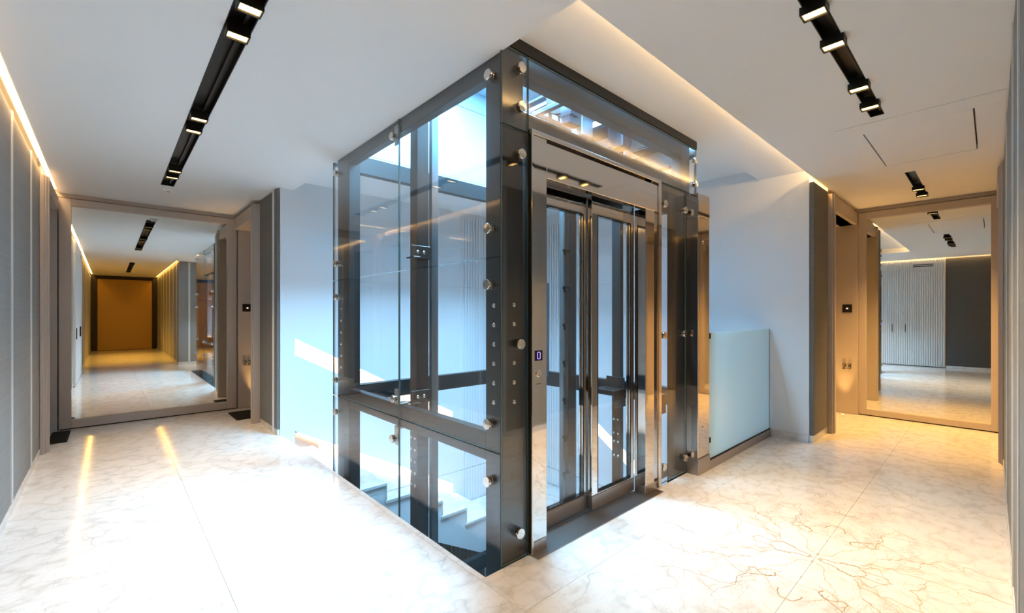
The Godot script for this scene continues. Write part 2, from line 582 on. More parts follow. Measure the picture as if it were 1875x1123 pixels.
func build_walls() -> void:
	# left wall (a = -0.467)
	var wl := structure("wall_left", "grey fabric panelled wall with slim white strips along left corridor", "wall")
	box(wl, "backing", M.slab_core, -0.62, -0.487, 0, 2.86, -7.0, 5.93)
	box(wl, "backing", M.slab_core, -0.95, -0.467, 2.42, 2.86, 5.93, 6.87)
	panelled(wl, true, -0.467, 1.0, 3.055, 5.83, [3.34, 4.29, 5.24], M.grey_fabric)
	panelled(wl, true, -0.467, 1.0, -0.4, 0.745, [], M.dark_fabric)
	panelled(wl, true, -0.467, 1.0, -6.98, -0.4, [-6.1, -5.15, -4.2, -3.25, -2.3, -1.35, -0.4], M.grey_fabric)
	box(wl, "door_lining", M.beige_frame, -0.95, -0.86, 0, 2.42, 5.93, 6.87)
	box(wl, "door_lining", M.beige_frame, -0.95, -0.47, 0, 2.42, 5.86, 5.93)
	var bl := structure("baseboard_left", "low white marble skirting along the left corridor wall", "baseboard")
	box(bl, "skirting", M.marble_stair, -0.487, -0.462, 0, 0.055, 3.055, 5.83, 0.002)
	box(bl, "skirting", M.marble_stair, -0.487, -0.462, 0, 0.055, -6.98, 0.745, 0.002)
	# right wall (b = -0.065)
	var wr := structure("wall_right", "grey fabric panelled wall with white strips beside right corridor", "wall")
	box(wr, "backing", M.slab_core, 1.32, 5.70, 0, 2.86, -0.45, -0.085)
	box(wr, "backing", M.slab_core, 5.70, 7.14, 2.42, 2.86, -0.45, -0.065)
	panelled(wr, false, -0.065, 1.0, 1.30, 5.64, [1.52, 2.36, 3.02, 4.32], M.grey_fabric)
	box(wr, "door_lining", M.beige_frame, 5.66, 7.14, 0, 2.42, -0.47, -0.42)
	var br := structure("baseboard_right", "low white marble skirting under the right corridor wall", "baseboard")
	box(br, "skirting", M.marble_stair, 1.30, 5.64, 0, 0.055, -0.085, -0.06, 0.002)
	# wall of the corridor behind the camera
	var wb := structure("wall_rear", "grey fabric panelled side wall of the rear corridor seen in the mirror", "wall")
	box(wb, "backing", M.slab_core, 1.32, 1.5, 0, 2.86, -7.0, -0.45)
	panelled(wb, true, 1.30, -1.0, -6.98, -0.066, [-6.1, -5.15, -4.2, -3.25, -2.3, -1.35, -0.5], M.grey_fabric)
	box(wb, "skirting", M.marble_stair, 1.295, 1.32, 0, 0.055, -6.98, -0.066, 0.002)
	var we := structure("wall_rear_end", "dark framed golden end wall far behind, seen in the left mirror", "wall")
	box(we, "backing", M.slab_core, -0.6, 1.5, 0, 2.86, -7.2, -7.05)
	box(we, "dark_frame", M.dark_wood, -0.467, -0.30, 0, H, -7.05, -6.98, 0.004)
	box(we, "dark_frame", M.dark_wood, 1.16, 1.30, 0, H, -7.05, -6.98, 0.004)
	box(we, "dark_frame", M.dark_wood, -0.30, 1.16, 2.50, H, -7.05, -6.98, 0.004)
	box(we, "gold_panel", M.gold_door, -0.30, 1.16, 0.01, 2.50, -7.05, -7.0, 0.004)
	# end walls of the two corridors
	var w1 := structure("wall_end_left", "taupe end wall round the big mirror of the left corridor", "wall")
	box(w1, "wall_face", M.beige_frame, -0.95, 1.80, 0, 2.86, 6.97, 7.15)
	box(w1, "cornice", M.beige_frame, -0.47, 1.32, 2.575, H, 6.945, 6.97, 0.003)
	box(w1, "reveal", M.beige_frame, 1.285, 1.80, 0, 2.42, 6.885, 6.97, 0.002)
	box(w1, "reveal", M.beige_frame, -0.95, -0.42, 0, 2.42, 6.885, 6.97, 0.002)
	var w2 := structure("wall_end_right", "taupe end wall round the big mirror of the right corridor", "wall")
	box(w2, "wall_face", M.beige_frame, 7.10, 7.3, 0, 2.86, -0.5, 1.80)
	box(w2, "cornice", M.beige_frame, 7.075, 7.10, 2.575, H, -0.065, 1.19, 0.003)
	box(w2, "reveal", M.beige_frame, 7.0, 7.10, 0, 2.42, 1.155, 1.80, 0.002)
	box(w2, "reveal", M.beige_frame, 7.0, 7.10, 0, 2.42, -0.47, -0.07, 0.002)
	# pier between the left corridor and the stairs
	var p1 := structure("wall_pier_left", "dark grey fabric clad pier between door 22 and the stairwell", "wall")
	box(p1, "core", M.stair_paint, 1.335, 1.80, 0, 2.86, 5.262, 5.82)
	box(p1, "fabric_panel", M.pier_fabric, 1.305, 1.335, 0.06, 2.60, 5.10, 5.81, 0.003)
	box(p1, "skirting", M.marble_stair, 1.31, 1.335, 0, 0.06, 5.10, 5.81, 0.002)
	box(p1, "over_door", M.beige_frame, 1.335, 1.80, 2.42, 2.86, 5.82, 6.97)
	box(p1, "door_lining", M.beige_frame, 1.70, 1.80, 0, 2.42, 5.82, 6.97)
	var p2 := structure("wall_pier_right", "dark grey fabric clad pier between the stairwell and door 23", "wall")
	box(p2, "core", M.stair_paint, 5.252, 5.72, 0, 2.86, 1.235, 1.80)
	box(p2, "fabric_panel", M.pier_fabric, 5.16, 5.70, 0.07, 2.60, 1.195, 1.235, 0.003)
	box(p2, "skirting", M.marble_stair, 5.145, 5.70, 0, 0.07, 1.20, 1.235, 0.002)
	box(p2, "over_door", M.beige_frame, 5.72, 7.10, 2.42, 2.86, 1.20, 1.80)
	box(p2, "door_lining", M.beige_frame, 5.72, 7.10, 0, 2.42, 1.70, 1.80)
	# stairwell walls with the slanted handrail niches cut out
	var sl := -0.535
	var ws := structure("wall_stair_back", "white stairwell wall with two slanted lit handrail niches", "wall")
	var a0 := 1.48
	var a1 := 3.54
	var yl := func(y: float, a: float) -> float: return y + sl * (a - a0)
	var bb0 := 5.09
	var bb1 := 5.20
	part(ws, "wall_face", prism([Vector2(1.335, -3.3), Vector2(a0, -3.3), Vector2(a0, 2.86), Vector2(1.335, 2.86)], bb0, bb1, true), M.stair_paint)
	part(ws, "wall_face", prism([Vector2(a1, -3.3), Vector2(5.2, -3.3), Vector2(5.2, 2.86), Vector2(a1, 2.86)], bb0, bb1, true), M.stair_paint)
	part(ws, "wall_face", prism([Vector2(a0, 1.018), Vector2(a1, yl.call(1.018, a1)), Vector2(a1, 2.86), Vector2(a0, 2.86)], bb0, bb1, true), M.stair_paint)
	part(ws, "wall_face", prism([Vector2(a0, 0.015), Vector2(a1, yl.call(0.015, a1)), Vector2(a1, yl.call(0.841, a1)), Vector2(a0, 0.841)], bb0, bb1, true), M.stair_paint)
	part(ws, "wall_face", prism([Vector2(a0, -3.3), Vector2(a1, -3.3), Vector2(a1, yl.call(-0.15, a1)), Vector2(a0, -0.15)], bb0, bb1, true), M.stair_paint)
	box(ws, "niche_back", M.stair_paint, 1.3, 5.3, -3.3, 2.86, 5.20, 5.26)
	var wt := structure("wall_stair_right", "white stairwell wall behind the frosted balustrade", "wall")
	var s2 := 0.66
	var b0 := 1.9
	var b1 := 3.85
	var y2 := func(y: float, b: float) -> float: return y - s2 * (b1 - b)
	part(wt, "wall_face", prism([Vector2(1.235, -3.3), Vector2(b0, -3.3), Vector2(b0, 2.86), Vector2(1.235, 2.86)], 5.15, 5.25, false), M.stair_paint)
	part(wt, "wall_face", prism([Vector2(b1, -3.3), Vector2(5.2, -3.3), Vector2(5.2, 2.86), Vector2(b1, 2.86)], 5.15, 5.25, false), M.stair_paint)
	part(wt, "wall_face", prism([Vector2(b0, y2.call(-0.25, b0)), Vector2(b1, -0.25), Vector2(b1, 2.86), Vector2(b0, 2.86)], 5.15, 5.25, false), M.stair_paint)
	part(wt, "wall_face", prism([Vector2(b0, -3.3), Vector2(b1, -3.3), Vector2(b1, -0.42), Vector2(b0, y2.call(-0.42, b0))], 5.15, 5.25, false), M.stair_paint)
	box(wt, "niche_back", M.stair_paint, 5.25, 5.31, -3.3, 2.86, 1.235, 5.3)
	var st := begin()
	for k in 29:
		add_cham(st, P(3.70 + k * 0.05, 0.64, 5.081), Vector3(0.017, 2.04, 0.010), 0.005)
	part(ws, "fluted_panel", st.commit(), M.stair_paint)
	st = begin()
	for k in 21:
		add_cham(st, P(5.141, 0.64, 4.01 + k * 0.05), Vector3(0.010, 2.04, 0.017), 0.005)
	part(wt, "fluted_panel", st.commit(), M.stair_paint)
	var bs := structure("baseboard_stair", "white marble skirting at the foot of the stairwell wall", "baseboard")
	box(bs, "skirting", M.marble_stair, 5.128, 5.15, 0, 0.07, 1.236, 1.60, 0.002)
	# storey below
	var lo := structure("wall_lower", "walls of the storey below seen through the shaft", "wall")
	box(lo, "wall_face", M.stair_paint, -0.7, -0.5, -3.3, -0.25, -0.4, 5.26)
	box(lo, "wall_face", M.stair_paint, -0.7, 5.31, -3.3, -0.25, -0.5, -0.4)
	box(lo, "wall_face", M.stair_paint, -0.7, 1.335, -3.3, -0.25, 5.09, 5.26)
	box(lo, "wall_face", M.stair_paint, 5.15, 5.31, -3.3, -0.25, -0.5, 1.235)
	for k in 30:
		box(lo, "slat", M.lower_wood, 2.0 + k * 0.07, 2.05 + k * 0.07, -3.2, -1.78, 5.05, 5.09, 0.004)
	var fl := structure("floor_lower", "pale stone floor of the storey below", "floor")
	box(fl, "slab", M.marble_stair, -0.7, 5.31, -3.3, -3.2, -0.5, 5.26)

func led_line(called: String, label: String, m: Material, a0: float, a1: float, y0: float, y1: float, b0: float, b1: float) -> void:
	var t := thing(called, label, "led strip", P((a0 + a1) * 0.5, y0, (b0 + b1) * 0.5))
	box(t, "diffuser", m, a0, a1, y0, y1, b0, b1)

func spot_head(parent: Node3D, a: float, b: float, along_b: bool, energy: float, col: Color, angle: float) -> void:
	# open black box with a lamp set back inside
	var w := 0.048   # half width across the channel
	var l := 0.036   # half length along it
	var t := 0.007
	var ha := w if along_b else l
	var hb := l if along_b else w
	var y0 := H - 0.036
	var y1 := H + 0.03
	var hd := boxes(parent, "spot_head", M.track_black, [
		[a - ha, a - ha + t, y0, y1, b - hb, b + hb], [a + ha - t, a + ha, y0, y1, b - hb, b + hb],
		[a - ha + t, a + ha - t, y0, y1, b - hb, b - hb + t], [a - ha + t, a + ha - t, y0, y1, b + hb - t, b + hb],
		[a - ha + t, a + ha - t, y1 - 0.01, y1, b - hb + t, b + hb - t]], 0.001)
	box(hd, "lamp_face", M.lamp_face, a - ha + t, a + ha - t, y0 + 0.009, y0 + 0.013, b - hb + t, b + hb - t, 0.0, "glowing warm lamp face")
	spot("spot_lamp", P(a, y0 + 0.004, b), Vector3.DOWN, angle, energy, col, 0.015)

func track(label: String, a0: float, a1: float, b0: float, b1: float, heads: Array, energy: float, col: Color, angle: float, group := "black ceiling light channels") -> void:
	var along_b := (b1 - b0) > (a1 - a0)
	var t := thing("track_light", label, "track light", P((a0 + a1) * 0.5, H + 0.05, (b0 + b1) * 0.5), group)
	boxes(t, "channel", M.track_black, [[a0, a1, H + 0.048, H + 0.055, b0, b1],
		[a0, a0 + 0.004, H - 0.001, H + 0.048, b0, b1], [a1 - 0.004, a1, H - 0.001, H + 0.048, b0, b1],
		[a0 + 0.004, a1 - 0.004, H - 0.001, H + 0.048, b0, b0 + 0.004], [a0 + 0.004, a1 - 0.004, H - 0.001, H + 0.048, b1 - 0.004, b1]])
	if along_b:
		box(t, "rail", M.plate_dark, a0 + 0.07, a0 + 0.082, H + 0.02, H + 0.047, b0 + 0.02, b1 - 0.02)
	else:
		box(t, "rail", M.plate_dark, a0 + 0.02, a1 - 0.02, H + 0.02, H + 0.047, b0 + 0.015, b0 + 0.025)
	for h in heads:
		if along_b:
			spot_head(t, (a0 + a1) * 0.5, h, true, energy, col, angle)
		else:
			spot_head(t, h, (b0 + b1) * 0.5, false, energy, col, angle)

const WARM := Color(1.0, 0.80, 0.56)
const SOFT := Color(1.0, 0.86, 0.68)
const AMBER := Color(1.0, 0.73, 0.28)
const GOLD := Color(1.0, 0.76, 0.43)

func build_lamps() -> void:
	track("long black ceiling light channel with six spots above the left corridor", 0.39, 0.50, 1.75, 5.80, [2.15, 2.40, 3.60, 3.86, 5.06, 5.31], 1.4, SOFT, 38.0)
	track("long black ceiling light channel with four spots above the right foreground", 1.75, 3.815, 0.485, 0.56, [2.26, 2.60, 3.21, 3.55], 1.9, SOFT, 38.0)
	track("short black ceiling light channel with two spots before the right mirror", 5.55, 6.86, 0.487, 0.562, [6.27, 6.62], 4.2, GOLD, 42.0)
	track("black ceiling light channel of the rear corridor seen in the left mirror", 0.39, 0.50, -4.9, -1.2, [-1.6, -2.5, -3.4, -4.4], 4.5, AMBER, 30.0)
	# light slots along the walls
	led_line("led_strip", "warm glowing light slot along the top of the left wall", M.led_warm, -0.460, -0.426, 2.655, 2.660, -6.95, 6.95)
	area("led_strip_light", P(-0.439, 2.650, 3.4), aimed(Vector3.DOWN, Vector3.RIGHT), Vector2(0.02, 7.0), 0.9, WARM)
	area("led_strip_light", P(-0.439, 2.650, -3.6), aimed(Vector3.DOWN, Vector3.RIGHT), Vector2(0.02, 6.6), 0.8, AMBER)
	led_line("led_strip", "golden light slot on the right side of the rear corridor, seen in the mirror", M.led_gold, 1.262, 1.295, 2.655, 2.660, -6.95, -0.09)
	area("led_strip_light", P(1.279, 2.650, -3.6), aimed(Vector3.DOWN, Vector3.RIGHT), Vector2(0.03, 6.6), 0.9, AMBER)
	led_line("led_strip", "golden light slot above door 23 and its grey pier", M.led_gold, 5.17, 7.08, 2.66, 2.665, 1.20, 1.222)
	area("led_strip_light", P(6.12, 2.655, 1.212), aimed(Vector3.DOWN, Vector3.RIGHT), Vector2(1.9, 0.02), 0.35, GOLD)
	# cove above the edge of the lower ceiling, in front of the shaft
	led_line("led_strip", "warm light line in the ceiling cove facing the lift front", M.led_cove, 1.47, 5.14, 2.681, 2.695, 1.1205, 1.125)
	area("led_strip_light", P(3.3, 2.688, 1.128), aimed(Vector3.FORWARD, Vector3.RIGHT), Vector2(3.6, 0.012), 0.3, WARM)
	# niches
	var an := atan2(-0.535, 1.0)
	for q in [[1.018, "upper"], [0.015, "lower"]]:
		var mid := P(2.51, q[0] - 0.535 * 1.03 - 0.012, 5.145)
		var t := thing("led_strip", "peach light line inside the %s slanted niche of the stairwell wall" % q[1], "led strip", mid)
		var d := part(t, "diffuser", cham_mesh(Vector3(2.28, 0.008, 0.03), 0.0), M.led_niche, mid)
		d.rotation.z = an
		var dirn := Vector3(cos(an), sin(an), 0)
		area("led_strip_light", mid + Vector3(dirn.y, -dirn.x, 0) * 0.010, aimed(Vector3(dirn.y, -dirn.x, 0), dirn), Vector2(2.25, 0.03), 0.5, Color(1.0, 0.80, 0.60))
	var m2 := P(5.2, -0.25 - 0.66 * 0.975 - 0.012, 2.875)
	var t2 := thing("led_strip", "peach light line inside the slanted niche seen through the lift doors", "led strip", m2)
	var an2 := atan2(0.66, 1.0)
	var d2 := part(t2, "diffuser", cham_mesh(Vector3(0.03, 0.008, 2.28), 0.0), M.led_niche, m2)
	d2.rotation.x = an2
	var dir2 := Vector3(0, sin(an2), -cos(an2))
	area("led_strip_light", m2 + Vector3(0, -cos(an2), -sin(an2)) * 0.010, aimed(Vector3(0, -cos(an2), -sin(an2)), dir2), Vector2(2.25, 0.03), 0.5, Color(1.0, 0.80, 0.60))
	# floor uplights by the doors
	for q in [[1.47, 6.81, "small round floor uplight beside doormat of door 22", 0], [6.90, 1.29, "small round floor uplight in front of door 23 reveal", 1]]:
		var u := thing("floor_uplight", q[2], "floor light", P(q[0], 0, q[1]), "round floor uplights")
		part(u, "rim", lathe([Vector2(0.0, 0.0), Vector2(0.034, 0.0), Vector2(0.034, 0.003), Vector2(0.024, 0.005), Vector2(0.022, 0.002)]), M.bolt_steel, P(q[0], 0.0005, q[1]))
		part(u, "lamp_face", lathe([Vector2(0.022, 0.0025), Vector2(0.0, 0.0026)]), M.uplight_face, P(q[0], 0.0005, q[1]))
		spot("uplight_lamp", P(q[0], 0.012, q[1]), Vector3.UP, 22.0, 1.0, GOLD, 0.015)

# mirror in a broad frame at the end of a corridor
func big_mirror(label: String, left: bool) -> void:
	if left:
		var t := thing("wall_mirror", label, "mirror", P(0.43, 0, 6.97))
		box(t, "frame_side", M.beige_frame, -0.41, -0.312, 0.012, 2.565, 6.915, 6.968, 0.003)
		box(t, "frame_side", M.beige_frame, 1.167, 1.275, 0.012, 2.565, 6.915, 6.968, 0.003)
		box(t, "frame_rail", M.beige_frame, -0.312, 1.167, 2.49, 2.565, 6.915, 6.968, 0.003)
		box(t, "frame_rail", M.beige_frame, -0.312, 1.167, 0.012, 0.104, 6.915, 6.968, 0.003)
		box(t, "mirror_glass", M.mirror, -0.312, 1.167, 0.104, 2.49, 6.950, 6.962)
		box(t, "plinth", M.rubber_black, -0.40, 1.265, 0.0, 0.012, 6.925, 6.968)
	else:
		var t := thing("wall_mirror", label, "mirror", P(7.10, 0, 0.55))
		box(t, "frame_side", M.beige_frame, 7.045, 7.098, 0.012, 2.565, -0.06, 0.010, 0.003)
		box(t, "frame_side", M.beige_frame, 7.045, 7.098, 0.012, 2.565, 1.078, 1.155, 0.003)
		box(t, "frame_rail", M.beige_frame, 7.045, 7.098, 2.48, 2.565, 0.010, 1.078, 0.003)
		box(t, "frame_rail", M.beige_frame, 7.045, 7.098, 0.012, 0.085, 0.010, 1.078, 0.003)
		box(t, "mirror_glass", M.mirror, 7.080, 7.092, 0.085, 2.48, 0.010, 1.078)
		box(t, "plinth", M.rubber_black, 7.055, 7.098, 0.0, 0.012, -0.05, 1.145)

# number lettering standing on a wall
func number(label: String, text: String, at: Vector3, turn: float) -> void:
	var t := thing("door_number", label, "door number", at)
	var tm := TextMesh.new()
	tm.text = text
	var f := SystemFont.new()
	f.font_names = PackedStringArray(["Droid Sans"])
	tm.font = f
	tm.font_size = 64
	tm.pixel_size = 0.0015
	tm.depth = 0.006
	var o := part(t, "digits", tm, M.number_metal, at)
	o.rotation.y = turn

func bell_plate(label: String, at: Vector3, on_left: bool) -> void:
	var t := thing("bell_plate", label, "doorbell", at, "doorbell plates")
	var w := 0.058
	var h := 0.052
	if on_left:
		part(t, "plate", cham_mesh(Vector3(w * 2, h * 2, 0.008), 0.002), M.plate_dark, at)
		part(t, "button", cham_mesh(Vector3(0.03, 0.024, 0.006), 0.002), M.satin_steel, at + Vector3(0, 0, 0.006))
		part(t, "indicator_light", cham_mesh(Vector3(0.012, 0.012, 0.004), 0.001), M.dot_white, at + Vector3(0, 0, 0.010))
	else:
		part(t, "plate", cham_mesh(Vector3(0.008, h * 2, w * 1.7), 0.002), M.plate_dark, at)
		part(t, "button", cham_mesh(Vector3(0.006, 0.024, 0.03), 0.002), M.satin_steel, at + Vector3(-0.006, 0, 0))
		part(t, "indicator_light", cham_mesh(Vector3(0.004, 0.012, 0.012), 0.001), M.dot_white, at + Vector3(-0.010, 0, 0))

func build_doors() -> void:
	# door 22: right side of the left corridor
	var d1 := structure("door_1", "beige door frame and recessed door of number 22", "door")
	box(d1, "jamb", M.beige_frame, 1.24, 1.42, 0, 2.574, 5.82, 5.91, 0.004)
	box(d1, "jamb_bead", M.beige_frame, 1.225, 1.24, 0, 2.574, 5.845, 5.885, 0.003)
	box(d1, "header", M.beige_frame, 1.245, 1.42, 2.42, 2.574, 5.91, 6.965, 0.004)
	box(d1, "leaf", M.beige_frame, 1.62, 1.68, 0.008, 2.40, 5.93, 6.86, 0.004)
	box(d1, "handle", M.satin_steel, 1.575, 1.62, 1.0, 1.02, 6.02, 6.14, 0.004)
	var d2 := structure("door_2", "beige door frame and recessed door of number 23", "door")
	box(d2, "jamb", M.beige_frame, 5.71, 5.83, 0, 2.574, 1.155, 1.34, 0.004)
	box(d2, "jamb_bead", M.beige_frame, 5.74, 5.80, 0, 2.574, 1.142, 1.155, 0.003)
	box(d2, "header", M.beige_frame, 5.83, 7.095, 2.42, 2.574, 1.16, 1.34, 0.004)
	box(d2, "leaf", M.beige_frame, 5.86, 6.98, 0.008, 2.40, 1.62, 1.68, 0.004)
	box(d2, "handle", M.satin_steel, 5.95, 6.07, 1.0, 1.02, 1.575, 1.62, 0.004)
	var d3 := structure("door_3", "ribbed beige door frame on the left corridor's left wall", "door")
	for k in 3:
		box(d3, "jamb_rib", M.beige_frame, -0.467, -0.437 + k * 0.014, 0, 2.56, 5.84 + k * 0.035, 5.87 + k * 0.035, 0.003)
	box(d3, "header", M.beige_frame, -0.467, -0.412, 2.42, 2.56, 5.945, 6.90, 0.004)
	box(d3, "leaf", M.beige_frame, -0.86, -0.80, 0.008, 2.40, 5.95, 6.86, 0.004)
	var d4 := structure("door_4", "ribbed beige door frame on the right corridor's right wall", "door")
	for k in 3:
		box(d4, "jamb_rib", M.beige_frame, 5.58 + k * 0.04, 5.615 + k * 0.04, 0, 2.56, -0.065, -0.052 + k * 0.009, 0.003)
	box(d4, "header", M.beige_frame, 5.70, 7.04, 2.42, 2.56, -0.065, -0.03, 0.004)
	box(d4, "leaf", M.beige_frame, 5.75, 6.98, 0.008, 2.40, -0.42, -0.36, 0.004)
	bell_plate("dark doorbell plate above the number 22 on grey reveal", P(1.393, 1.366, 6.881), true)
	bell_plate("dark doorbell plate above the number 23 on golden reveal", P(6.996, 1.353, 1.26), false)
	number("grey metal number 22 on the door reveal of left corridor", "22", P(1.395, 0.615, 6.880), 0.0)
	number("grey metal number 23 on the door reveal of right corridor", "23", P(6.993, 0.608, 1.262), -PI / 2)
	for q in [[-0.455, -0.31, 6.25, 6.83, "black doormat at the door on the left wall"], [1.13, 1.45, 6.145, 6.67, "black doormat in front of door 22"]]:
		var t := thing("doormat", q[4], "doormat", P((q[0] + q[1]) * 0.5, 0, (q[2] + q[3]) * 0.5))
		box(t, "pile", M.mat_black, q[0] + 0.012, q[1] - 0.012, 0.002, 0.012, q[2] + 0.012, q[3] - 0.012, 0.003)
		box(t, "border", M.rubber_black, q[0], q[1], 0.0005, 0.006, q[2], q[3], 0.002)

func build_wardrobe() -> void:
	var t := thing("wardrobe", "white fluted built-in wardrobe wall seen in the right mirror", "wardrobe", P(-0.43, 0, 1.9))
	box(t, "body", M.flute_paint, -0.4865, -0.462, 0.012, 2.60, 0.75, 3.05)
	box(t, "plinth", M.rubber_black, -0.4865, -0.455, 0.0, 0.012, 0.76, 3.04)
	var seams := [0.75, 1.585, 2.42, 3.05]
	for i in 3:
		for up in 2:
			var y0: float = 0.018 if up == 0 else 2.342
			var y1: float = 2.334 if up == 0 else 2.60
			var l: float = seams[i] + 0.002
			var r: float = seams[i + 1] - 0.002
			var n := int(round((r - l) / 0.042))
			var w := (r - l) / n
			var st := begin()
			add_box(st, P(-0.462, y0, l) + Vector3(0, 0, 0), P(-0.456, y1, r))
			for k in n:
				var c := l + (k + 0.5) * w
				add_cham(st, P(-0.444, (y0 + y1) * 0.5, c), Vector3(0.013, (y1 - y0) * 0.5, w * 0.27), 0.004)
			var d := part(t, "fluted_door" if up == 0 else "fluted_top_panel", st.commit(), M.flute_paint)
			if up == 0:
				var hb: float = [1.46, 1.71, 2.95][i]
				box(d, "handle", M.plate_dark, -0.431, -0.418, 0.835, 1.03, hb - 0.006, hb + 0.006, 0.002)
	var v := thing("air_vent", "white linear air vent with two black slots above fluted wardrobe", "air vent", P(-0.434, 2.46, 1.138))
	box(v, "plate", M.flute_paint, -0.4305, -0.426, 2.415, 2.505, 0.944, 1.332, 0.001)
	for y in [2.44, 2.48]:
		box(v, "slot", M.rubber_black, -0.4265, -0.425, y - 0.011, y + 0.011, 0.955, 1.321)

func build_ceiling_bits() -> void:
	var t := thing("ceiling_hatch", "white access hatch with slot gaps in the right corridor ceiling", "ceiling hatch", P(4.6, H, 0.36))
	box(t, "panel", M.ceiling_paint, 4.135, 5.165, H - 0.003, H + 0.02, 0.086, 0.642, 0.001)
	boxes(t, "surround", M.ceiling_paint, [[3.92, 4.13, H - 0.004, H + 0.001, -0.06, 0.79], [5.175, 5.36, H - 0.004, H + 0.001, -0.06, 0.79], [4.13, 5.175, H - 0.004, H + 0.001, -0.06, 0.077], [4.13, 5.175, H - 0.004, H + 0.001, 0.65, 0.79]], 0.001)
	box(t, "backing", M.slab_core, 4.10, 5.2, H + 0.05, H + 0.06, 0.05, 0.68)
	var s := thing("smoke_detector", "small white round smoke detector at the end of left light channel", "smoke detector", P(0.463, H, 5.93))
	part(s, "body", lathe([Vector2(0.0, -0.032), Vector2(0.03, -0.032), Vector2(0.046, -0.022), Vector2(0.05, 0.0), Vector2(0.0, 0.0)]), M.ceiling_paint, P(0.463, H, 5.93))
	part(s, "sensor", lathe([Vector2(0.0, -0.040), Vector2(0.014, -0.038), Vector2(0.016, -0.032)]), M.satin_steel, P(0.463, H, 5.93))

# ---------------------------------------------------------------- the lift
func bolt(parent: Node3D, at: Vector3, out: Vector3, big := true, called := "clamp_bolt") -> void:
	# standing off the glass, head outwards
	var m: ArrayMesh
	if big:
		m = lathe([Vector2(0.0, 0.0), Vector2(0.026, 0.0), Vector2(0.026, 0.004), Vector2(0.015, 0.005), Vector2(0.015, 0.009), Vector2(0.0265, 0.010), Vector2(0.0275, 0.012), Vector2(0.0275, 0.024), Vector2(0.0255, 0.027), Vector2(0.0, 0.0285)])
	else:
		m = lathe([Vector2(0.0, 0.0), Vector2(0.0125, 0.0), Vector2(0.0125, 0.002), Vector2(0.009, 0.006), Vector2(0.0, 0.0075)], 14)
	var o := part(parent, called, m, M.bolt_steel, at)
	var y := out.normalized()
	var x := y.cross(Vector3(0.31, 0.77, 0.55)).normalized()
	o.basis = Basis(x, y, x.cross(y))

